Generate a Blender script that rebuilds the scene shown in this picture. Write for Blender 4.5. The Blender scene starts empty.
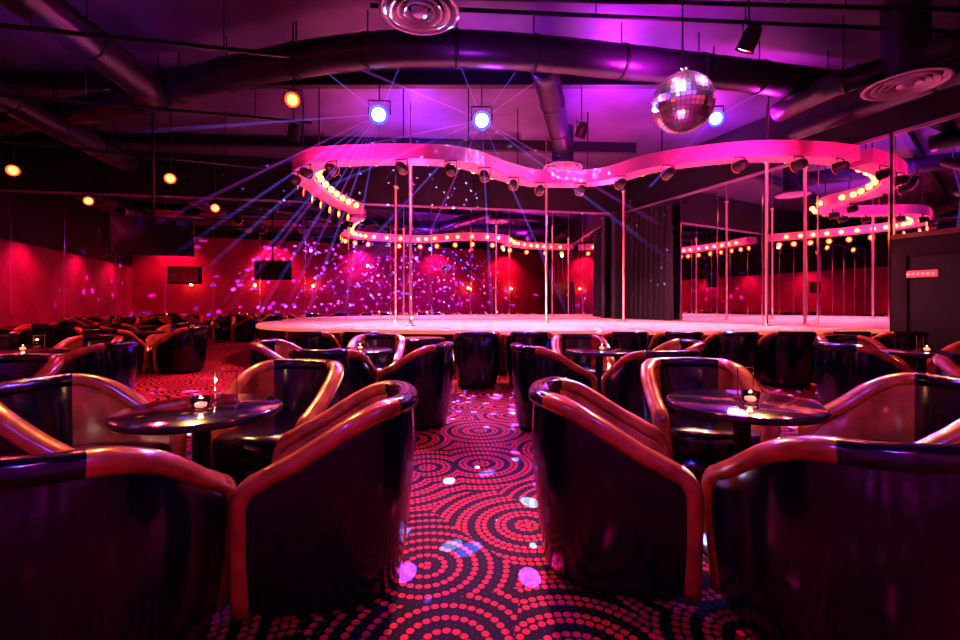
import bpy, bmesh, math, random
from mathutils import Vector, Matrix
random.seed(7)
sc = bpy.context.scene
sc.view_settings.view_transform = 'Standard'
try:
    sc.view_settings.look = 'Medium High Contrast'
except Exception: pass
sc.cycles.transparent_max_bounces = 48
sc.cycles.max_bounces = 8

# ------------------------------------------------------------ materials
def pmat(name, col, rough=.5, metal=0., emit=None, es=0., coat=0., noise=None, bump=0., bscale=30., spec=None, trans=0.):
    m = bpy.data.materials.new(name); m.use_nodes = True
    nt = m.node_tree; b = nt.nodes['Principled BSDF']
    b.inputs['Base Color'].default_value = (*col, 1)
    b.inputs['Roughness'].default_value = rough
    b.inputs['Metallic'].default_value = metal
    b.inputs['Coat Weight'].default_value = coat
    b.inputs['Coat Roughness'].default_value = .12
    if trans: b.inputs['Transmission Weight'].default_value = trans
    if spec is not None: b.inputs['Specular IOR Level'].default_value = spec
    if emit:
        b.inputs['Emission Color'].default_value = (*emit, 1)
        b.inputs['Emission Strength'].default_value = es
    if noise or bump:
        tc = nt.nodes.new('ShaderNodeTexCoord')
        n = nt.nodes.new('ShaderNodeTexNoise'); n.inputs['Scale'].default_value = bscale
        n.inputs['Detail'].default_value = 4
        nt.links.new(tc.outputs['Object'], n.inputs['Vector'])
        if noise:
            r = nt.nodes.new('ShaderNodeValToRGB')
            r.color_ramp.elements[0].position = .3; r.color_ramp.elements[1].position = .7
            r.color_ramp.elements[0].color = (*[c*(1-noise) for c in col], 1)
            r.color_ramp.elements[1].color = (*[min(1, c*(1+noise)) for c in col], 1)
            nt.links.new(n.outputs['Fac'], r.inputs['Fac'])
            nt.links.new(r.outputs['Color'], b.inputs['Base Color'])
        if bump:
            bp = nt.nodes.new('ShaderNodeBump'); bp.inputs['Strength'].default_value = bump
            bp.inputs['Distance'].default_value = .01
            nt.links.new(n.outputs['Fac'], bp.inputs['Height'])
            nt.links.new(bp.outputs['Normal'], b.inputs['Normal'])
    return m

M_black = pmat('black_vinyl', (.003, .003, .010), .20, coat=.5, bump=.5, bscale=7)
M_copper = pmat('copper_vinyl', (.46, .15, .03), .26, coat=.8, noise=.4, bump=.6, bscale=8)
M_plinth = pmat('plinth_black', (.01, .01, .01), .7)
M_table = pmat('table_laminate', (.02, .012, .02), .12, coat=1.0)
M_edge = pmat('table_edge', (.05, .03, .04), .3, metal=.6)
M_iron = pmat('cast_iron', (.02, .02, .022), .5, metal=.7)
M_chrome = pmat('chrome', (.9, .85, .9), .12, metal=1)
M_brass = pmat('pole_brass', (1, .8, .6), .28, metal=1)
M_mirror = pmat('mirror_glass', (.90, .72, .94), .015, metal=1)
M_tile = pmat('mirror_tile', (1, .95, 1), .24, metal=1)
M_grout = pmat('ball_grout', (.05, .03, .05), .6)
M_duct = pmat('painted_duct', (.030, .020, .045), .34, metal=.35, noise=.3, bscale=3)
M_ductseam = pmat('duct_seam', (.02, .018, .025), .5, metal=.5)
M_vent = pmat('vent_metal', (.42, .30, .42), .4, metal=.3)
M_can = pmat('fixture_black', (.010, .010, .012), .5)
M_soffit = pmat('soffit_paint', (.85, .28, .5), .45, noise=.05, bscale=5)
M_ceil = pmat('ceiling_paint', (.085, .05, .125), .45, noise=.35, bscale=1.2)
M_wallblk = pmat('upper_wall_black', (.010, .006, .014), .6, noise=.2, bscale=2)
M_stagetop = pmat('stage_top', (.85, .68, .66), .3, noise=.4, bscale=6, coat=.3)
M_stageblk = pmat('stage_fascia', (.02, .012, .016), .35)
M_stagelip = pmat('stage_lip_glow', (.8, .4, .25), .3, metal=.4, emit=(1, .24, .12), es=.6)  # lit look of the edge put into the lip as emission, no lamp
M_trim = pmat('wall_edge_trim', (.3, .18, .15), .4, metal=.4)
M_curtain = pmat('velvet_curtain', (.012, .008, .014), .85)
M_tvs = pmat('tv_screen', (.004, .004, .008), .08)
M_orange = pmat('warm_lens', (1, .4, .1), .5, emit=(1, .24, .045), es=7)
M_bulb = pmat('warm_globe_bulb', (1, .4, .1), .5, emit=(1, .26, .05), es=9)
M_orim = pmat('warm_halo_rim', (1, .3, .1), .5, emit=(1, .07, .02), es=2.2)  # ring glow imitates the halo around a lit lens
M_blue = pmat('blue_lens', (.3, .4, 1), .5, emit=(.28, .36, 1), es=16)
M_brim = pmat('blue_halo_rim', (.2, .3, 1), .5, emit=(.05, .07, 1), es=1.6)  # same halo glow put into the blue ring
M_redlens = pmat('red_lens', (1, .1, .1), .5, emit=(1, .03, .03), es=3)
M_flame = pmat('candle_flame', (1, .6, .2), .5, emit=(1, .55, .2), es=30)
M_wax = pmat('candle_wax', (.9, .7, .6), .5, emit=(1, .3, .15), es=1.2)
M_glass = pmat('votive_glass', (1, .85, .9), .03, trans=1.)
M_sign = pmat('sign_face', (.8, .2, .2), .5, emit=(1, .08, .08), es=.4)
M_signtxt = pmat('sign_text', (.9, .9, .9), .5, emit=(1, .5, .5), es=.3)

def two_tone(name, zc):
    """red wall below a dark painted band"""
    m = bpy.data.materials.new(name); m.use_nodes = True; nt = m.node_tree; b = nt.nodes['Principled BSDF']; L = nt.links.new
    g = nt.nodes.new('ShaderNodeNewGeometry'); s = nt.nodes.new('ShaderNodeSeparateXYZ'); L(g.outputs['Position'], s.inputs[0])
    c = nt.nodes.new('ShaderNodeMath'); c.operation = 'GREATER_THAN'; c.inputs[1].default_value = zc; L(s.outputs[2], c.inputs[0])
    n = nt.nodes.new('ShaderNodeTexNoise'); n.inputs['Scale'].default_value = .8; n.inputs['Detail'].default_value = 3; L(g.outputs['Position'], n.inputs['Vector'])
    r = nt.nodes.new('ShaderNodeValToRGB'); r.color_ramp.elements[0].color = (.34, .012, .07, 1); r.color_ramp.elements[1].color = (.65, .028, .15, 1)
    r.color_ramp.elements[0].position = .3; r.color_ramp.elements[1].position = .7; L(n.outputs['Fac'], r.inputs['Fac'])
    mx = nt.nodes.new('ShaderNodeMix'); mx.data_type = 'RGBA'; L(c.outputs[0], mx.inputs['Factor']); L(r.outputs['Color'], mx.inputs['A']); mx.inputs['B'].default_value = (.012, .006, .014, 1)
    L(mx.outputs['Result'], b.inputs['Base Color']); b.inputs['Roughness'].default_value = .6
    return m
M_wallred = two_tone('wall_two_tone', 5.1)
M_wallred2 = two_tone('wall_two_tone_low', 3.3)

def carpet():
    m = bpy.data.materials.new('casino_carpet'); m.use_nodes = True
    nt = m.node_tree; b = nt.nodes['Principled BSDF']; L = nt.links.new
    def math_(op, a, c=None, d=None):
        n = nt.nodes.new('ShaderNodeMath'); n.operation = op
        for i, v in enumerate((a, c, d)):
            if v is None: continue
            if isinstance(v, (int, float)): n.inputs[i].default_value = v
            else: L(v, n.inputs[i])
        return n.outputs[0]
    geo = nt.nodes.new('ShaderNodeNewGeometry')
    fl = nt.nodes.new('ShaderNodeVectorMath'); fl.operation = 'MULTIPLY'; fl.inputs[1].default_value = (1, 1, 0)
    L(geo.outputs['Position'], fl.inputs[0])
    vo = nt.nodes.new('ShaderNodeTexVoronoi'); vo.voronoi_dimensions = '2D'
    vo.inputs['Scale'].default_value = 1.45; vo.inputs['Randomness'].default_value = .9
    L(fl.outputs[0], vo.inputs['Vector'])
    sub = nt.nodes.new('ShaderNodeVectorMath'); sub.operation = 'SUBTRACT'
    L(fl.outputs[0], sub.inputs[0]); L(vo.outputs['Position'], sub.inputs[1])
    sp = nt.nodes.new('ShaderNodeSeparateXYZ'); L(sub.outputs[0], sp.inputs[0])
    r = math_('SQRT', math_('ADD', math_('MULTIPLY', sp.outputs[0], sp.outputs[0]), math_('MULTIPLY', sp.outputs[1], sp.outputs[1])))
    ang = math_('ARCTAN2', sp.outputs[1], sp.outputs[0])
    rs = math_('DIVIDE', r, .037)
    k = math_('FLOOR', rs)
    n = math_('FLOOR', math_('ADD', math_('MULTIPLY', math_('ADD', k, .5), 6.0), .5))
    fr = math_('SUBTRACT', math_('FRACT', rs), .5)
    aa = math_('MULTIPLY', math_('DIVIDE', ang, 6.2832), n)
    av = math_('SUBTRACT', math_('FRACT', math_('ADD', aa, math_('MULTIPLY', k, .37))), .5)
    dist = math_('SQRT', math_('ADD', math_('MULTIPLY', fr, fr), math_('MULTIPLY', av, av)))
    sc_ = nt.nodes.new('ShaderNodeSeparateColor'); L(vo.outputs['Color'], sc_.inputs[0])
    per = math_('ADD', math_('LESS_THAN', sc_.outputs[0], .6), 2)
    km = math_('MODULO', k, per)
    on = math_('LESS_THAN', km, math_('SUBTRACT', per, 1.5))
    rad = math_('ADD', math_('MULTIPLY', on, .38), .04)
    dot = math_('LESS_THAN', dist, rad)
    nz = nt.nodes.new('ShaderNodeTexNoise'); nz.inputs['Scale'].default_value = 90
    L(fl.outputs[0], nz.inputs['Vector'])
    mx = nt.nodes.new('ShaderNodeMix'); mx.data_type = 'RGBA'
    mx.inputs['A'].default_value = (.004, .0015, .005, 1); mx.inputs['B'].default_value = (.85, .045, .06, 1)
    L(dot, mx.inputs['Factor']); 
    mm = nt.nodes.new('ShaderNodeMix'); mm.data_type = 'RGBA'; mm.blend_type = 'MULTIPLY'; mm.inputs['Factor'].default_value = .7
    L(mx.outputs['Result'], mm.inputs['A']); L(nz.outputs['Fac'], mm.inputs['B'])
    L(mm.outputs['Result'], b.inputs['Base Color'])
    b.inputs['Roughness'].default_value = .75; b.inputs['Specular IOR Level'].default_value = .2
    bp = nt.nodes.new('ShaderNodeBump'); bp.inputs['Strength'].default_value = .4; bp.inputs['Distance'].default_value = .005
    L(nz.outputs['Fac'], bp.inputs['Height']); L(bp.outputs['Normal'], b.inputs['Normal'])
    return m
M_carpet = carpet()

# ------------------------------------------------------------ mesh builder
class B:
    def __init__(s): s.v = []; s.f = []; s.m = []; s.sm = []; s.mats = []
    def mi(s, mat):
        if mat not in s.mats: s.mats.append(mat)
        return s.mats.index(mat)
    def face(s, idx, mat, smooth=True): s.f.append(tuple(idx)); s.m.append(s.mi(mat)); s.sm.append(smooth)
    def ring_loft(s, rings, mat, closed=True, cap0=False, cap1=False, smooth=True, matfn=None):
        base = len(s.v); n = len(rings[0])
        for r in rings: s.v.extend([tuple(p) for p in r])
        for i in range(len(rings)-1):
            for j in range(n if closed else n-1):
                a = base+i*n+j; b = base+i*n+(j+1) % n
                mt = matfn(i, j) if matfn else mat
                s.face((a, b, b+n, a+n), mt, smooth)
        if cap0: s.face([base+j for j in range(n)][::-1], mat, False)
        if cap1: s.face([base+(len(rings)-1)*n+j for j in range(n)], mat, False)
    def tube(s, path, rad, mat, seg=12, caps=True):
        path = [Vector(p) for p in path]; rings = []
        up = Vector((0, 0, 1)); 
        for i, p in enumerate(path):
            t = (path[min(i+1, len(path)-1)]-path[max(i-1, 0)]).normalized()
            a = up.cross(t)
            if a.length < .05: a = Vector((1, 0, 0)).cross(t)
            a.normalize(); b = t.cross(a)
            r = rad[i] if isinstance(rad, (list, tuple)) else rad
            rings.append([p+a*(math.cos(q)*r)+b*(math.sin(q)*r) for q in [2*math.pi*j/seg for j in range(seg)]])
        s.ring_loft(rings, mat, True, caps, caps)
    def lathe(s, prof, c, mat, seg=32, cap0=True, cap1=True, smooth=True):
        rings = [[(c[0]+r*math.cos(2*math.pi*j/seg), c[1]+r*math.sin(2*math.pi*j/seg), c[2]+z) for j in range(seg)] for r, z in prof]
        s.ring_loft(rings, mat, True, cap0, cap1, smooth)
    def box(s, c, size, mat, rz=0.):
        b = len(s.v); cx, cy, cz = c; x, y, z = [q/2 for q in size]; co, si = math.cos(rz), math.sin(rz)
        for dx, dy, dz in [(-x,-y,-z),(x,-y,-z),(x,y,-z),(-x,y,-z),(-x,-y,z),(x,-y,z),(x,y,z),(-x,y,z)]:
            s.v.append((cx+dx*co-dy*si, cy+dx*si+dy*co, cz+dz))
        for f in [(0,3,2,1),(4,5,6,7),(0,1,5,4),(1,2,6,5),(2,3,7,6),(3,0,4,7)]:
            s.face([b+i for i in f], mat, False)
    def mesh(s, name):
        me = bpy.data.meshes.new(name); me.from_pydata(s.v, [], s.f)
        for m in s.mats: me.materials.append(m)
        me.polygons.foreach_set('material_index', s.m); me.polygons.foreach_set('use_smooth', s.sm)
        me.update(); bm = bmesh.new(); bm.from_mesh(me); bmesh.ops.recalc_face_normals(bm, faces=bm.faces)
        bm.to_mesh(me); bm.free(); return me
    def obj(s, name, loc=(0, 0, 0), rz=0, origin=None):
        if origin is not None:
            o = Vector(origin); s.v = [tuple(Vector(p)-o) for p in s.v]; loc = origin
        return place(s.mesh(name), name, loc, rz)
def place(me, name, loc=(0, 0, 0), rz=0):
    o = bpy.data.objects.new(name, me); sc.collection.objects.link(o)
    o.location = loc; o.rotation_euler = (0, 0, rz); return o
def catmull(pts, n=10):
    pts = [Vector(p) for p in pts]; P = [pts[0]*2-pts[1]]+pts+[pts[-1]*2-pts[-2]]; out = []
    for i in range(1, len(P)-2):
        for k in range(n):
            t = k/n; a, b, c, d = P[i-1], P[i], P[i+1], P[i+2]
            out.append(.5*((2*b)+(c-a)*t+(2*a-5*b+4*c-d)*t*t+(3*b-a-3*c+d)*t**3))
    out.append(pts[-1]); return out

# ------------------------------------------------------------ tub chair
def chair_mesh():
    b = B()
    a_, back, front = .325, .33, .30
    plan = []
    ns = 7
    for i in range(ns): plan.append((a_, front-(front)*i/ns))
    nb = 26
    for i in range(nb+1):
        t = math.pi*i/nb
        c, s_ = math.cos(t), math.sin(t)
        e = .82
        plan.append((a_*math.copysign(abs(c)**e, c), -back*abs(s_)**e))
    for i in range(1, ns+1): plan.append((-a_, front*i/ns))
    def rim(y):
        t = max(0, min(1, (.30-y)/.58)); return .575+.245*(t*t*(3-2*t))
    def k(z): return .84+.16*min(1, max(0, z)/.6)
    N = len(plan)
    cen = lambda p: abs(p[0]) < .235 and p[1] < 0
    norm = []
    for i in range(N):
        p0, p1 = plan[max(0, i-1)], plan[min(N-1, i+1)]
        t = Vector((p1[0]-p0[0], p1[1]-p0[1])).normalized(); nn = Vector((t.y, -t.x))
        if nn.dot(Vector((plan[i][0], plan[i][1]-.0))) < 0: nn = -nn
        norm.append(nn)
    nz = 7
    for side, off in (('o', .026), ('i', -.035)):
        rings = []
        for i, (x, y) in enumerate(plan):
            zt = rim(y)-.02; z0 = .05 if side == 'o' else .25; ring = []
            for q in range(nz+1):
                f = q/nz; z = z0+(zt-z0)*f
                bulge = .012*math.sin(math.pi*f) if side == 'o' else .02*math.sin(math.pi*f)
                o_ = off+(bulge if side == 'o' else -bulge)
                ring.append((x*k(z)+norm[i].x*o_, (y*k(z) if y < 0 else y)+norm[i].y*o_, z))
            rings.append(ring)
        b.ring_loft(rings, M_black, False, matfn=(lambda i, j: M_black) if side == 'o' else (lambda i, j: M_black if cen(plan[i]) and cen(plan[min(i+1, N-1)]) else M_copper))
    # padded roll: up the arm front, along rim, down the other arm
    path = []
    zt = rim(front)
    for q in range(9):
        z = .05+(zt-.11-.05)*q/8; path.append((Vector((a_*k(z), front+.015, z)), Vector((1, 0, 0)), False))
    for q in (1, 2, 3, 4, 5):
        t = q/6*math.pi/2
        path.append((Vector((a_*k(zt-.05), front+.015-.11*(1-math.cos(t)), zt-.11+.11*math.sin(t))), Vector((1, 0, 0)), False))
    first = len(path)
    for i, (x, y) in enumerate(plan):
        if y > front-.11: continue
        path.append((Vector((x, y, rim(y))), Vector((norm[i].x, norm[i].y, 0)), cen((x, y))))
    pre = path[:first]
    for p, n_, c in reversed(pre): path.append((Vector((-p.x, p.y, p.z)), Vector((-1, 0, 0)), False))
    rings = []
    for i, (p, n_, c) in enumerate(path):
        t = (path[min(i+1, len(path)-1)][0]-path[max(0, i-1)][0]).normalized()
        u = t.cross(n_).normalized(); seg = 14
        w, h = .052, .038
        rings.append([p+n_*(math.copysign(abs(math.cos(q))**.8, math.cos(q))*w)+u*(math.copysign(abs(math.sin(q))**.8, math.sin(q))*h) for q in [2*math.pi*j/seg for j in range(seg)]])
    b.ring_loft(rings, M_copper, True, True, True, matfn=lambda i, j: M_black if path[i][2] and path[min(i+1, len(path)-1)][2] else M_copper)
    def loop(sx, z, fy):
        return [(x*k(.4)*sx*.93, (y*k(.4)*sx*.93 if y < 0 else y/front*fy), z) for x, y in plan]
    b.ring_loft([loop(.93, .06, .27), loop(.97, .29, .28)], M_black, True, True, True)
    b.ring_loft([loop(.95, .29, .28), loop(1, .32, .31), loop(1, .41, .315), loop(.97, .445, .295), loop(.86, .46, .25), loop(.4, .468, .1)], M_black, True, True, True)
    b.ring_loft([loop(.9, .0, .25), loop(.9, .062, .25)], M_plinth, True, True, True)
    return b.mesh('tub_chair')
CH = chair_mesh()
def chair(x, y, fx, fy):
    rz = math.atan2(fy, fx)-math.pi/2
    return place(CH, 'tub_chair', (x, y, 0), rz)

TR = .365
def table_mesh():
    b = B()
    b.lathe([(TR-.025, .715), (TR-.005, .722), (TR, .735), (TR-.005, .748)], (0, 0, 0), M_edge, 56, True, False)
    b.lathe([(TR-.005, .748), (TR-.012, .752), (.0005, .752)], (0, 0, 0), M_table, 56, False, True)
    b.lathe([(.14, .715), (.12, .70), (.05, .68), (.04, .64), (.038, .12), (.05, .08), (.12, .05), (.22, .025), (.24, .012), (.24, 0)], (0, 0, 0), M_iron, 32)
    return b.mesh('cocktail_table')
TB = table_mesh()
def votive_mesh():
    b = B(); seg = 24
    rings = []
    for r, z in [(.026, .0), (.034, .006), (.040, .03), (.043, .06), (.040, .06), (.036, .03), (.030, .01)]:
        rings.append([(r*(1+.04*math.cos(8*q))*math.cos(q), r*(1+.04*math.cos(8*q))*math.sin(q), z) for q in [2*math.pi*j/seg for j in range(seg)]])
    b.ring_loft(rings, M_glass, True, True, True)
    b.lathe([(.026, .011), (.027, .032), (.004, .034)], (0, 0, 0), M_wax, 20)
    b.lathe([(.002, .034), (.008, .042), (.006, .054), (.001, .066)], (0, 0, 0), M_flame, 12)
    return b.mesh('votive_candle')
VM = votive_mesh()
def tent_mesh():
    b = B()
    b.box((0, 0, .004), (.11, .06, .008), M_glass)
    b.box((0, 0, .085), (.10, .004, .155), M_glass)
    for sx in (-1, 1): b.box((sx*.05, 0, .085), (.003, .006, .155), M_chrome)
    b.box((0, 0, .163), (.10, .006, .003), M_chrome)
    return b.mesh('menu_holder')
TM = tent_mesh()
def tabl(x, y, cand=True):
    place(TB, 'cocktail_table', (x, y, 0))
    if cand:
        place(VM, 'votive_candle', (x+.02, y-.04, .753), 0)
        place(TM, 'menu_holder', (x+.07, y+.09, .753), .25)
        l = bpy.data.lights.new('candle_glow', 'POINT'); l.energy = 1.2; l.color = (1, .45, .15); l.shadow_soft_size = .01
        o = bpy.data.objects.new('candle_glow', l); sc.collection.objects.link(o); o.location = (x+.02, y-.04, .86)

tabl(-1.35, 2.23); tabl(1.35, 2.37)
chair(-.67, 2.13, -1, -.18); chair(.62, 2.24, 1, -.2)
chair(-1.32, 1.50, -.05, 1); chair(1.30, 1.62, .02, 1)
chair(-2.10, 2.40, 1, -.05); chair(2.28, 2.45, -1, 0)
chair(-1.30, 3.02, -.15, -1); chair(1.50, 3.15, -.15, -1)
# second row
tabl(-1.35, 5.15); tabl(1.32, 5.1)
chair(-.66, 4.85, -1, .25); chair(-1.40, 4.38, .1, 1); chair(-2.15, 5.15, 1, 0); chair(-1.35, 5.98, 0, -1)
chair(.70, 4.70, 1, .4); chair(1.62, 4.30, -.2, 1); chair(2.10, 5.15, -1, 0); chair(1.3, 5.95, 0, -1)
# right cluster
tabl(4.75, 4.95); chair(4.0, 4.85, 1, .1); chair(4.8, 4.12, -.05, 1); chair(5.5, 5.1, -1, 0); chair(4.7, 5.75, 0, -1)
tabl(3.9, 2.6, False); chair(4.6, 2.7, -1, 0); chair(3.9, 3.4, 0, -1)
# left clusters
for cx, cy in [(-4.95, 5.0), (-7.6, 6.3), (-6.3, 8.6), (-9.3, 8.7), (-10.6, 6.2), (-7.9, 10.9), (-11.8, 8.9), (-10.8, 10.9), (-8.2, 3.9), (-11.2, 3.6)]:
    tabl(cx, cy, cy < 8)
    j = lambda: random.uniform(-.12, .12)
    chair(cx+.76, cy+j()*.3, -1, j()); chair(cx-.76, cy+j()*.3, 1, j())
    chair(cx+j()*.3, cy-.76, j(), 1)
    if cy < 10: chair(cx+j()*.3, cy+.78, j(), -1)
tabl(-3.6, 2.6, False); chair(-4.35, 2.6, 1, 0); chair(-3.6, 3.4, .1, -1)
# row facing the stage
for x in [-2.6, -1.75, -.05, .55+.2, 2.2, 3.05, 3.85, 4.75, 5.6, 6.4]:
    chair(x, 7.15+random.uniform(-.06, .06), random.uniform(-.12, .12), 1)
tabl(-.9, 6.95, False); tabl(1.48, 7.05, False)

# ------------------------------------------------------------ room shell
RW0 = Vector((4.75, 15.6)); RWd = Vector((2.64, -7.1))
def RW(t, off=0.):
    n = Vector((-RWd.y, RWd.x)).normalized()   # pointing outward (+x)
    p = RW0+RWd*t - n*off
    return p
def BW(x, off=0.):
    return Vector((x+off*.18, 15.6-.183*(4.75-x)-off))
H = 5.6
def slab(name, p0, p1, z0, z1, th, mat, outward):
    b = B(); o = Vector(outward).normalized()*th
    q = [Vector((p0[0], p0[1])), Vector((p1[0], p1[1])), Vector((p1[0]+o.x, p1[1]+o.y)), Vector((p0[0]+o.x, p0[1]+o.y))]
    b.ring_loft([[(p.x, p.y, z0) for p in q], [(p.x, p.y, z1) for p in q]], mat, True, True, True, smooth=False)
    return b.obj(name)
b = B(); b.box((-1, 7, -.05), (27, 19, .1), M_carpet); b.obj('floor')
b = B(); b.box((-1, 7, H+.05), (27, 19, .1), M_ceil); b.obj('ceiling')
slab('wall_back', BW(4.9), BW(-14.2), 0, H, .2, M_wallblk, (-.18, 1))
slab('wall_right', RW(0), RW(2.45), 0, H, .2, M_wallblk, (7.1, 2.64))
slab('wall_left', (-14, 12.4), (-14, -1.6), 0, H, .2, M_wallred2, (-1, 0))
slab('wall_rear', (-14.1, -1.5), (11.2, -1.5), 0, H, .2, M_wallred, (0, -1))

def mirror(name, p0, p1, z0, z1, inn, step=1.25):
    """row of mirror sheets with slim joints"""
    b = B(); p0 = Vector(p0); p1 = Vector(p1); d = (p1-p0); L = d.length; d.normalize(); inn = Vector(inn).normalized()
    q = [p0+inn*.012, p1+inn*.012, p1, p0]
    b.ring_loft([[(p.x, p.y, z0) for p in q], [(p.x, p.y, z1) for p in q]], M_mirror, True, True, True, smooth=False)
    n = round(L/step); ang = math.atan2(d.y, d.x)
    for i in range(n+1):
        p = p0+d*(L*i/n)+inn*.016
        b.box((p.x, p.y, (z0+z1)/2), (.03, .012, z1-z0), M_chrome, ang)
    m = (p0+p1)/2+inn*.02
    b.box((m.x, m.y, z1+.03), (L, .05, .06), M_vent, ang)
    return b.obj(name)
mirror('mirror_panelling_back', BW(4.66), BW(-13.9), .0, 4.3, (.18, -1))
mirror('mirror_panelling_right', RW(.03), RW(1.02), .0, 4.3, (-7.1, -2.64))
mirror('mirror_panelling_side', RW(1.03), RW(1.75), 2.5, 4.3, (-7.1, -2.64))
# dark service wall on the right with a door + sign
b = B(); p0, p1 = RW(1.03, .0), RW(1.75, .0); inn = Vector((-7.1, -2.64)).normalized(); ang = math.atan2(RWd.y, RWd.x)
q = [p0+inn*.1, p1+inn*.1, p1, p0]
b.ring_loft([[(p.x, p.y, 0) for p in q], [(p.x, p.y, 2.42) for p in q]], M_stageblk, True, True, True, smooth=False)
m = (p0+p1)/2+inn*.06; b.box((m.x, m.y, 2.46), ((p1-p0).length, .16, .08), M_trim, ang)
b.obj('wall_panel_black')
b = B()
for t in (1.06, 1.20):
    p = RW(t, .14); b.box((p.x, p.y, 1.06), (.07, .07, 2.12), M_edge, ang)
p = RW(1.13, .14); b.box((p.x, p.y, 2.14), (1.1, .07, .07), M_edge, ang)
p = RW(1.13, .125); b.box((p.x, p.y, 1.05), (1.0, .04, 2.1), M_can, ang)
b.obj('door_1')
b = B(); p = RW(1.09, .165); b.box((p.x, p.y, 1.78), (.46, .015, .12), M_sign, ang)
p = RW(1.09, .175)
for i in range(6):
    pp = p+RWd.normalized()*(-.17+.068*i); b.box((pp.x, pp.y, 1.78), (.045, .006, .05), M_signtxt, ang)
b.obj('notice_sign')
# framed picture
b = B(); p = BW(-8.45, .05); b.box((p.x, p.y, 2.1), (.85, .04, .5), M_can, .18); p = BW(-8.45, .075); b.box((p.x, p.y, 2.1), (.75, .01, .4), M_wallred2, .18)
b.obj('framed_picture')

# ------------------------------------------------------------ stage
SZ = .8
front = catmull([(-5.9, 13.2), (-5.6, 11.6), (-4.7, 9.9), (-3.2, 8.8), (-1.2, 8.25), (1.2, 8.05), (4, 8.0), (6.2, 8.15), (7.35, 8.45)], 8)
front = [Vector((p[0], p[1])) for p in front]
back = [RW(.06, .25), BW(4.5, .25), BW(-5.8, .25)]
loop_ = front+[RW(1.0, .06)]+back
b = B(); 
def inset(lp, k):
    c = Vector((1.2, 11.8)); return [c+(p-c)*k for p in lp]
L0 = inset(loop_, .985)
b.ring_loft([[(p.x, p.y, 0) for p in L0], [(p.x, p.y, SZ-.07) for p in L0]], M_stageblk, True, True, False)
b.ring_loft([[(p.x, p.y, SZ-.07) for p in L0], [(p.x, p.y, SZ-.07) for p in loop_], [(p.x, p.y, SZ-.02) for p in loop_], [(p.x, p.y, SZ) for p in inset(loop_, .997)]], M_stagelip, True, False, False)
tp = inset(loop_, .997); base = len(b.v); b.v.extend([(p.x, p.y, SZ) for p in tp]); b.face(list(range(base, base+len(tp))), M_stagetop, False)
b.obj('dance_stage')

def pole(x, y, r=.028):
    b = B()
    b.lathe([(.11, 0), (.11, .015), (.05, .03), (r, .05), (r, 3.5), (.05, 3.52), (.06, 3.56), (.015, 3.58), (.015, H-SZ)], (0, 0, 0), M_brass, 20)
    b.obj('dance_pole', (x, y, SZ))
pole(-1.50, 9.95, .035); pole(1.72, 11.95); pole(3.9, 12.5); pole(6.2, 9.95, .032); pole(-2.2, 12)

# curtain
b = B(); rings = []
NP = 120
for zz, amp in [(SZ+.01, .10), (2.4, .08), (4.15, .05)]:
    ring = []
    for i in range(NP):
        t = -.0+.34*i/(NP-1); p = RW(t, .22+amp*math.sin(i*.62)); ring.append((p.x, p.y, zz))
    rings.append(ring)
b.ring_loft(rings, M_curtain, False)
p0 = RW(-.005, .25); p1 = RW(.36, .25)
b.tube([(p0.x, p0.y, 4.2), (p1.x, p1.y, 4.2)], .03, M_iron)
b.obj('stage_curtain')
b = B(); b.box((4.5, 15.15, 2.52), (.24, .24, 3.44), M_plinth, .18); b.box((4.5, 15.15, 4.27), (.3, .3, .06), M_edge, .18); b.box((4.5, 15.15, .84), (.3, .3, .06), M_edge, .18); b.obj('structural_column')

# ------------------------------------------------------------ soffit ribbon
SB, ST = 3.97, 4.25
cpts = catmull([(-3.85, 13.75), (-4.1, 12.6), (-4.15, 11.2), (-3.98, 9.75), (-3.5, 9.0), (-2.8, 8.65), (-1.12, 8.55), (-.18, 8.82), (.63, 9.68), (1.44, 10.22), (2.61, 10.08), (3.38, 9.09), (4.77, 8.42), (6.1, 8.40), (7.12, 8.62)], 9)
cpts = [Vector((p[0], p[1])) for p in cpts]
b = B(); rings = []; frames = []
for i, p in enumerate(cpts):
    t = (cpts[min(i+1, len(cpts)-1)]-cpts[max(i-1, 0)]).normalized(); n = Vector((-t.y, t.x))  # inward/left
    frames.append((p, t, n)); o = p; q = p+n*.42
    rings.append([(o.x, o.y, SB), (o.x, o.y, ST), (q.x, q.y, ST), (q.x, q.y, SB)])
b.ring_loft(rings, M_soffit, True, True, True, smooth=False)
for i in range(4, len(frames)-2, 12):
    p, t, n = frames[i]; q = p+n*.22; b.tube([(q.x, q.y, ST-.01), (q.x, q.y, H+.02)], .012, M_iron, 6)
b.obj('serpentine_soffit')
# row of globe bulbs on the stage-side face of the soffit
b = B(); acc = 0
for i in range(2, len(frames)-3):
    acc += (frames[i][0]-frames[i-1][0]).length
    if acc < .42: continue
    acc = 0
    p, t, n = frames[i]; q = p+n*.42; c = q+n*.10
    b.tube([(q.x, q.y, SB+.1), (q.x+n.x*.05, q.y+n.y*.05, SB+.1)], .03, M_can, 10)
    r_ = .075
    b.lathe([(.004, -r_), (r_*.7, -r_*.7), (r_, 0), (r_*.7, r_*.7), (.004, r_)], (c.x, c.y, SB+.1), M_bulb, 14)
b.obj('globe_bulb_string')

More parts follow.
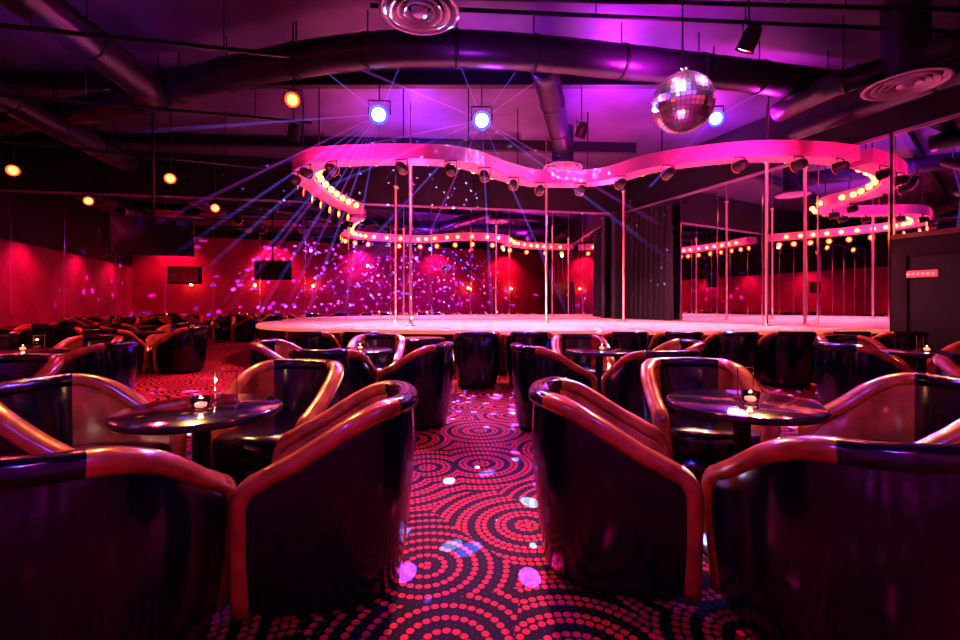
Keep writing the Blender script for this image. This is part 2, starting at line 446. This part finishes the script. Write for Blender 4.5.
# ------------------------------------------------------------ light fixtures
def fixture(name, loc, aim, lens, r=.1, L=.26, top=None, yoke=True, rim=None):
    b = B(); c = Vector((0, 0, 0)); d = Vector(aim).normalized()
    a = d.cross(Vector((0, 0, 1)));
    if a.length < .05: a = Vector((1, 0, 0))
    a.normalize()
    b.tube([c-d*(L*.62), c-d*(L*.55), c-d*(L*.2), c+d*(L*.35), c+d*(L*.45)], [r*.45, r*.75, r*.98, r, r*1.12], M_can, 18, False)
    b.tube([c-d*(L*.64), c-d*(L*.62)], [r*.2, r*.45], M_can, 18)
    b.tube([c+d*(L*.44), c+d*(L*.36)], [r*1.12, r*.93], rim or M_can, 18, False)
    b.tube([c+d*(L*.36), c+d*(L*.38)], [r*.93, r*.78], rim or lens, 18, False)
    b.tube([c+d*(L*.38), c+d*(L*.40), c+d*(L*.42)], [r*.78, r*.6, r*.1], lens, 18)
    if yoke:
        w = r*1.25; hz = r*1.6
        b.tube([c+a*w, c+a*w+Vector((0, 0, hz)), c-a*w+Vector((0, 0, hz)), c-a*w], .012, M_can, 6)
        if top: b.tube([(0, 0, hz), (0, 0, top-loc[2])], .012, M_can, 6)
    return b.obj(name, loc)
def light(name, typ, loc, energy, col, aim=None, size=.05, angle=70, blend=.5):
    l = bpy.data.lights.new(name, typ); l.energy = energy; l.color = col; l.shadow_soft_size = size
    if typ == 'SPOT': l.spot_size = math.radians(angle); l.spot_blend = blend
    o = bpy.data.objects.new(name, l); sc.collection.objects.link(o); o.location = loc
    if aim is not None:
        o.rotation_euler = (Vector(aim)-Vector(loc)).to_track_quat('-Z', 'Y').to_euler()
    return o
def gobo(o, scale, thr, gain, ramp, dens):
    l = o.data; l.use_nodes = True; nt = l.node_tree; nt.nodes.clear(); L = nt.links.new
    out = nt.nodes.new('ShaderNodeOutputLight'); em = nt.nodes.new('ShaderNodeEmission'); L(em.outputs[0], out.inputs[0])
    g = nt.nodes.new('ShaderNodeNewGeometry'); v = nt.nodes.new('ShaderNodeTexVoronoi'); v.inputs['Scale'].default_value = scale
    L(g.outputs['Incoming'], v.inputs['Vector'])
    m = nt.nodes.new('ShaderNodeMath'); m.operation = 'LESS_THAN'; m.inputs[1].default_value = thr; L(v.outputs['Distance'], m.inputs[0])
    s = nt.nodes.new('ShaderNodeSeparateColor'); L(v.outputs['Color'], s.inputs[0])
    ms = nt.nodes.new('ShaderNodeMath'); ms.operation = 'LESS_THAN'; ms.inputs[1].default_value = dens; L(s.outputs[1], ms.inputs[0])
    g2 = nt.nodes.new('ShaderNodeMath'); g2.operation = 'MULTIPLY'; g2.inputs[1].default_value = gain; L(m.outputs[0], g2.inputs[0])
    g3 = nt.nodes.new('ShaderNodeMath'); g3.operation = 'MULTIPLY'; L(ms.outputs[0], g3.inputs[1]); L(g2.outputs[0], g3.inputs[0])
    L(g3.outputs[0], em.inputs['Strength'])
    r = nt.nodes.new('ShaderNodeValToRGB'); r.color_ramp.interpolation = 'CONSTANT'
    e = r.color_ramp.elements; e[0].color = (*ramp[0], 1); e[1].position = .4; e[1].color = (*ramp[1], 1)
    x = e.new(.75); x.color = (*ramp[2], 1)
    L(s.outputs[0], r.inputs['Fac']); L(r.outputs['Color'], em.inputs['Color'])

# par cans along the soffit, lenses towards the stage
i = 3; nfx = 0
while i < len(frames)-2:
    p, t, n = frames[i]; q = p+n*.02
    tgt = Vector((1.6+.45*(q.x-1.6), 14.5))
    dd = (tgt-q).normalized(); 
    if i < 30: dd = (Vector((4, 12.5))-q).normalized()
    fixture('stage_par_can', (q.x, q.y, SB-.16), (dd.x, dd.y, -.12), M_orange, r=.095, L=.22, top=SB, rim=M_orim)
    if nfx % 4 == 0:
        light('stage_par_beam', 'SPOT', (q.x+dd.x*.25, q.y+dd.y*.25, SB-.3), 420, (1, .2, .22), (q.x+dd.x*3.2, q.y+dd.y*3.2, SZ), .05, 80)
    nfx += 1
    i += 7 if i > 30 else 4
# blue effect heads
blues = [(-1.66, 7.6, 4.4), (.03, 7.83, 4.4), (3.94, 7.75, 4.4)]
for k_, p in enumerate(blues):
    fixture('moving_head_light', p, (-p[0]*.4, -7, -3.2), M_blue, r=.14 if k_ < 2 else .12, L=.34, top=5.0 if k_ < 2 else H, rim=M_brim)
blue_cols = [(.06, .16, 1), (.4, .06, 1), (.22, .45, 1)]
for k_, p in enumerate(blues):
    o = light('ball_speck_light', 'SPOT', (p[0], p[1]-.45, p[2]-.25), 62000, (1, 1, 1), (p[0]*.3-.6, 2.5, 0), 0.0, 112, .1)
    gobo(o, 22+2*k_, .19, 1, blue_cols, .85)  # stand-in for mirror-ball specks, dots put into the lamp pattern
    light('blue_wash', 'SPOT', (p[0], p[1]-.4, p[2]-.2), 1300, (.10, .05, 1), (p[0]*.6, 2.5, 0), .10, 95, .8)
o = light('ball_speck_light', 'SPOT', (1.0, 8.0, 4.6), 40000, (1, 1, 1), (0, 12, 1), 0.0, 120, .1); gobo(o, 38, .15, 1, [(1, .5, .8), (.5, .2, 1), (.5, .6, 1)], .6)  # same added speck lamp towards the stage, no fixture
# warm heads
for p in [(-2.87, 7.07, 4.4), (-9.5, 9.37, 4.0), (-6.7, 9.96, 4.0), (-10.3, 12.1, 4.0), (-7.2, 12.5, 3.9)]:
    fixture('ceiling_spotlight', p, (-p[0]*.5, -6, -2.5), M_orange, r=.10, L=.24, top=H, rim=M_orim)
for p in [(3.1, 5.3, 4.3), (1.9, 8.6, 4.5), (-3.2, 7.9, 4.2)]:
    fixture('ceiling_spotlight', p, (-.3, .5, -1), M_redlens, r=.10, L=.26, top=H)

# room lighting (washes and added fills, mostly without fixtures)
for x, y, e in [(-1.3, 4.2, 40), (1.5, 4.2, 40), (-5, 6, 160), (4.6, 5.6, 95), (-8.5, 8, 280), (0, 6.6, 120), (-11, 9.5, 230)]:
    light('red_fill', 'SPOT', (x, y, 4.3), e*1.6, (1, .06, .12), (x, y-.6, 0), .06, 150, .8)  # unseen red fill added over the tables and carpet
light('aisle_fill', 'SPOT', (0, 4.2, 4.4), 700, (1, .14, .30), (0.05, 2.2, 0), .05, 32, .8)  # unseen spots added to bring up the aisle carpet
light('aisle_fill', 'SPOT', (-4.0, 9.2, 4.6), 1300, (1, .10, .30), (-4.2, 7.4, 0), .05, 40, .8)
for x, y, tx, ty in [(-3.4, 5.2, -1.2, 2.2), (3.6, 5.4, 1.4, 2.3), (-3.3, 7.6, -1.4, 4.8), (3.4, 7.6, 1.6, 4.6), (-3.5, 7.7, -6.5, 6), (0, 6.2, -.9, 2.4), (0.2, 6.2, .9, 2.5)]:
    light('amber_spot', 'SPOT', (x, y, 4.2), 700, (1, .42, .10), (tx, ty, .5), .05, 34, 1)
for x, c in ((-12, (1, .03, .15)), (-7, (1, .03, .25)), (-2, (.85, .03, .5)), (3, (.9, .03, .35)), (8, (1, .03, .15))):
    light('wall_wash', 'SPOT', (x, -.45, 5.0), 380 if abs(x) < 4 else 440, c, (x, -1.5, 2.6), .05, 110, .9)
def sconce(x, y, z, nrm, e=16):
    b = B(); b.box((-nrm[0]*.1, -nrm[1]*.1, 0), (.12, .12, .22), M_iron)
    b.lathe([(.02, -.1), (.07, -.08), (.1, 0), (.09, .08), (.04, .12)], (0, 0, 0), M_orange, 20)
    b.obj('wall_sconce', (x, y, z))
    light('sconce_glow', 'POINT', (x+nrm[0]*.18, y+nrm[1]*.18, z), e, (1, .25, .08), None, .04)
for x in (-11.2, -8, -4.8, 5.2, 8.4): sconce(x, -1.34, 2.4, (0, 1))
for y in (1.5, 5, 9):
    light('wall_wash', 'SPOT', (-13.1, y, 3.4), 120, (1, .03, .25), (-14, y, 1.5), .05, 130, .9)
# stage wash
for x, y in [(-2.2, 11), (1.5, 12.7), (4.5, 11), (1.2, 8.9), (-1.5, 9.5), (5.0, 9.4)]:
    light('stage_wash', 'SPOT', (x, y, 3.9 if y < 10 else 4.4), 1200 if y > 10 else 620, (1, .26, .40), (x, y-.3, SZ), .1, 125, .6)
# magenta / violet uplights onto ceiling
for x, y, e, c in [(2.6, 9.0, 560, (.45, .02, 1)), (-1.5, 10.6, 330, (.15, .03, 1)), (5.0, 8.0, 260, (.9, .02, .7)), (.2, 7.3, 90, (.40, .03, 1)), (-6.5, 6.8, 22, (.25, .04, 1)), (5.5, 11.0, 170, (.55, .03, 1)), (2.5, 6.6, 200, (.9, .03, .8))]:
    light('ceiling_uplight', 'SPOT', (x, y, 4.45 if y < 9.5 else 4.7), e, c, (x, y+.1, H), .1, 165, .6)
# pink light on the soffit face
for x in (-2.5, 1.0, 4.5):
    light('soffit_light', 'SPOT', (x, 6.4, 3.1), 900, (1, .03, .30), (x+.3, 9.1, 4.05), .05, 60, .8)
light('soffit_light', 'SPOT', (6.0, 7.0, 3.2), 200, (1, .03, .30), (6.8, 8.5, 4.05), .05, 60, .8)
for x, y in ((-1.5, 11.0), (3.5, 12.5)):
    light('soffit_light', 'SPOT', (x, y, 3.3), 280, (1, .035, .45), (x-.8, y-1, 4.7), .05, 150, .8)
light('ball_fill_spot', 'SPOT', (.6, 2.2, 5.3), 1500, (.7, .55, 1), (1.96, 4.45, 3.2), .2, 12, .5)  # unseen spots added to brighten the ball tiles
light('ball_fill_spot', 'SPOT', (3.6, 4.0, 5.2), 700, (1, .25, .9), (1.96, 4.45, 3.2), .2, 18, .5)
light('ball_fill_spot', 'SPOT', (1.2, 3.2, .95), 200, (.9, .15, .8), (1.96, 4.45, 3.2), .1, 14, .5)
for x, c in ((-2.4, (.10, .08, 1)), (2.4, (.14, .06, 1))):
    light('violet_fill', 'SPOT', (x, -.8, 4.9), 330, c, (x*.5, 3, .4), .08, 90, .8)  # unseen fills behind the camera, added for highlights on chair backs

# ------------------------------------------------------------ haze beams imitated by self-lit transparent cones
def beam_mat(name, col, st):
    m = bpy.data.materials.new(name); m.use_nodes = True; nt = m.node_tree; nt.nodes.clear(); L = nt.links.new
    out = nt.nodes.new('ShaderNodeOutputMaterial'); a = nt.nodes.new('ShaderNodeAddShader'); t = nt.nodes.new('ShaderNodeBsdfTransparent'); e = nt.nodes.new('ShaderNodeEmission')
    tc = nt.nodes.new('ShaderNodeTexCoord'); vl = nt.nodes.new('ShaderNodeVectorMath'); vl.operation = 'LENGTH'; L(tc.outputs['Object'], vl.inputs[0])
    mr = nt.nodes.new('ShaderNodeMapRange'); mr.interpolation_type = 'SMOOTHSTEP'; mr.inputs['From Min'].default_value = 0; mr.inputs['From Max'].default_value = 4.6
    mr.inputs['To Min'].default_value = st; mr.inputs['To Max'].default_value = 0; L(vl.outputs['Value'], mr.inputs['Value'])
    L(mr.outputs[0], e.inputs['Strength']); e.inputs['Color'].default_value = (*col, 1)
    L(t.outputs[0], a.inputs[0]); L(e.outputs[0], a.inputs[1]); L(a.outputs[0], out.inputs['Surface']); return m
MB1 = beam_mat('haze_glow_blue', (.22, .14, 1), .16); MB2 = beam_mat('haze_glow_violet', (.7, .08, .9), .12)
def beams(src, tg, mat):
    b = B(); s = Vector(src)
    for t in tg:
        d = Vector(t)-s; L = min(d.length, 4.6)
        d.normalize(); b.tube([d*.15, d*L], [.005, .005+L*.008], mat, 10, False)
    b.obj('haze_glow_cone', src)
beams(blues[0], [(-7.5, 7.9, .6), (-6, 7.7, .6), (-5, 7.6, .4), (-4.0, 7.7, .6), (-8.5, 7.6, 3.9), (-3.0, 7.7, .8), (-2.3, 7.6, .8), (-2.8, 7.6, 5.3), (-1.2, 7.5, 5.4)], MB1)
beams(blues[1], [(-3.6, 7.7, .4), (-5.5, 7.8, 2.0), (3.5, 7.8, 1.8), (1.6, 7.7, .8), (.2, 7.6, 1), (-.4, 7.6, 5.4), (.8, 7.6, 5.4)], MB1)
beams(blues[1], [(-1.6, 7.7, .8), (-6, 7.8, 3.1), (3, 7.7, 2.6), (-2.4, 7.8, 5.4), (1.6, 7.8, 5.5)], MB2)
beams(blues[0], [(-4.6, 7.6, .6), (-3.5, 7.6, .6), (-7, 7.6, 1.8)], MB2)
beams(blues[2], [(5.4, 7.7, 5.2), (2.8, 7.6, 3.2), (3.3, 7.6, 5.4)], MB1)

# ------------------------------------------------------------ mirror ball
bm = bmesh.new(); bmesh.ops.create_uvsphere(bm, u_segments=40, v_segments=22, radius=.285)
r = bmesh.ops.inset_individual(bm, faces=bm.faces[:], thickness=.0028, depth=.002)
inner = set(bm.faces[:]) - set(r['faces'])
for f in bm.faces: f.material_index = 1
for f in inner: f.material_index = 0
me = bpy.data.meshes.new('mirror_ball'); bm.to_mesh(me); bm.free()
me.materials.append(M_tile); me.materials.append(M_grout)
ball = place(me, 'mirror_ball', (1.96, 4.45, 3.2))
b = B(); b.tube([(0, 0, .28), (0, 0, H-3.2)], .008, M_iron, 6); b.lathe([(.05, .275), (.05, .33), (.02, .34)], (0, 0, 0), M_chrome, 16); b.lathe([(.07, H-3.35), (.07, H-3.2)], (0, 0, 0), M_can, 16)
h = b.obj('hanger'); h.parent = ball

# ------------------------------------------------------------ ducts, vents, pipes, beams
def duct(name, pts, r, n=8, seam=1.1, rods=True):
    b = B(); pth = catmull(pts, n) if len(pts) > 2 else [Vector(pts[0]).lerp(Vector(pts[1]), i/12) for i in range(13)]
    b.tube(pth, r, M_duct, 24)
    acc = 0
    for i in range(1, len(pth)):
        acc += (pth[i]-pth[i-1]).length
        if acc > seam:
            acc = 0; t = (pth[i]-pth[i-1]).normalized()
            b.tube([pth[i]-t*.03, pth[i]+t*.03], r*1.05, M_ductseam, 24)
            if rods: b.tube([(pth[i].x, pth[i].y, pth[i].z), (pth[i].x, pth[i].y, H+.02)], .01, M_iron, 6)
    return b.obj(name)
duct('air_duct', [(-13.0, 10.6, 5.1), (-9, 9.4, 5.1), (-6.5, 8.6, 5.05), (-4.7, 7.7, 5.0), (-2.2, 6.9, 5.0), (0, 6.75, 5.0), (3.5, 7.35, 5.0), (6.3, 7.95, 5.0)], .25)
duct('air_duct', [(1.0, 7.25, 5.05), (2.05, 11.3, 5.05)], .22)
duct('air_duct', [(-7.7, 4.5, 4.85), (-8.9, 11.6, 4.85)], .24)
duct('air_duct', [(-5.0, 1.5, 4.9), (-5.6, 8.0, 4.9)], .26)
duct('air_duct', [(6.35, 9.6, 4.75), (7.3, 6.8, 4.75), (8.8, 2.5, 4.75)], .15)
duct('air_duct', [(5.2, 8.0, 4.6), (5.4, 7.0, 4.6), (6.25, 6.4, 4.75), (7.6, 3.2, 4.75)], .17)
duct('air_duct', [(-11.5, 3.5, 4.9), (-11.8, 11, 4.9)], .3)
def vent(x, y, z, r):
    b = B()
    b.lathe([(r*.55, H-z), (r*.55, .12)], (0, 0, 0), M_duct, 40, False, False)
    b.lathe([(r*.55, .12), (r*.95, .02), (r, 0), (r*.9, -.01), (r*.86, .03)], (0, 0, 0), M_vent, 40, False, False)
    for q in (.74, .56, .38):
        b.lathe([(r*q*.78, .05), (r*q, -.02), (r*q*1.04, -.015), (r*q*.84, .06)], (0, 0, 0), M_vent, 40, False, False)
    b.lathe([(r*.2, .04), (r*.2, -.02), (.001, -.025)], (0, 0, 0), M_vent, 24)
    b.lathe([(r*.86, .06), (.001, .07)], (0, 0, 0), M_can, 32)
    b.obj('ceiling_diffuser', (x, y, z))
vent(-.69, 5.26, 4.6, .46); vent(6.1, 6.6, 4.4, .5); vent(2.03, 11.3, 4.62, .48); vent(-9.3, 8.0, 4.6, .45)
light('diffuser_accent', 'SPOT', (-.7, 4.0, 3.9), 18, (.8, .1, .7), (-.69, 5.26, 4.6), .05, 50, .8)
light('diffuser_accent', 'SPOT', (5.6, 5.2, 3.7), 14, (1, .1, .5), (6.1, 6.6, 4.4), .05, 50, .8)
light('duct_accent', 'SPOT', (0, 5.6, 3.6), 90, (.55, .05, 1), (.5, 6.9, 5.0), .05, 130, .8)
light('duct_accent', 'SPOT', (-5, 5.6, 3.8), 50, (.30, .05, .9), (-6, 7.0, 5.0), .05, 140, .8)
def ibeam(p0, p1):
    b = B(); p0 = Vector(p0); p1 = Vector(p1); d = p1-p0; ang = math.atan2(d.y, d.x); m = (p0+p1)/2; L = d.length
    b.box((m.x, m.y, m.z), (L, .02, .24), M_wallblk, ang)
    for s in (-1, 1): b.box((m.x, m.y, m.z+s*.12), (L, .16, .02), M_wallblk, ang)
    b.obj('steel_joist')
for y in (5.2, 8.6, 12.4): ibeam((-13.5, y-1.0 if y > 12 else y, 5.46), (4.2 if y > 12 else 6.5, y, 5.46))
for pts in [[(-1.5, 6.3, 5.35), (7, 6.9, 5.35)], [(-.5, 5.6, 5.0), (7.6, 5.9, 5.0)], [(-12, 6, 4.5), (-3, 8.2, 4.5)], [(-12, 7.6, 4.4), (-5, 10.6, 4.4)], [(-10, 4.4, 4.5), (-2.5, 6.0, 4.5)]]:
    b = B(); b.tube(pts, .03, M_iron, 8)
    for f in (.1, .37, .63, .9):
        p = Vector(pts[0]).lerp(Vector(pts[1]), f); b.tube([p, (p.x, p.y, H+.02)], .008, M_iron, 6)
    b.obj('lighting_rail')
# TV hung from ceiling
b = B(); b.box((0, 0, 0), (1.4, .09, .75), M_can, 0); b.box((0, -.05, 0), (1.32, .012, .68), M_tvs)
b.tube([(0, 0.02, .3), (0, 0.02, H-2.6)], .03, M_can, 8); b.box((0, .02, H-2.62), (.2, .2, .03), M_can)
b.obj('television', (-6.4, 9.0, 2.6), .35)

# ------------------------------------------------------------ world + camera
w = bpy.data.worlds.new('World'); sc.world = w; w.use_nodes = True
w.node_tree.nodes['Background'].inputs[0].default_value = (.01, .003, .02, 1)
cam = bpy.data.cameras.new('Camera'); cam.lens = 17.25; cam.sensor_width = 36; cam.shift_y = -.0156; cam.clip_start = .05
co = bpy.data.objects.new('Camera', cam); sc.collection.objects.link(co)
co.location = (0, 0, 1.25); co.rotation_euler = (math.pi/2, 0, 0); sc.camera = co
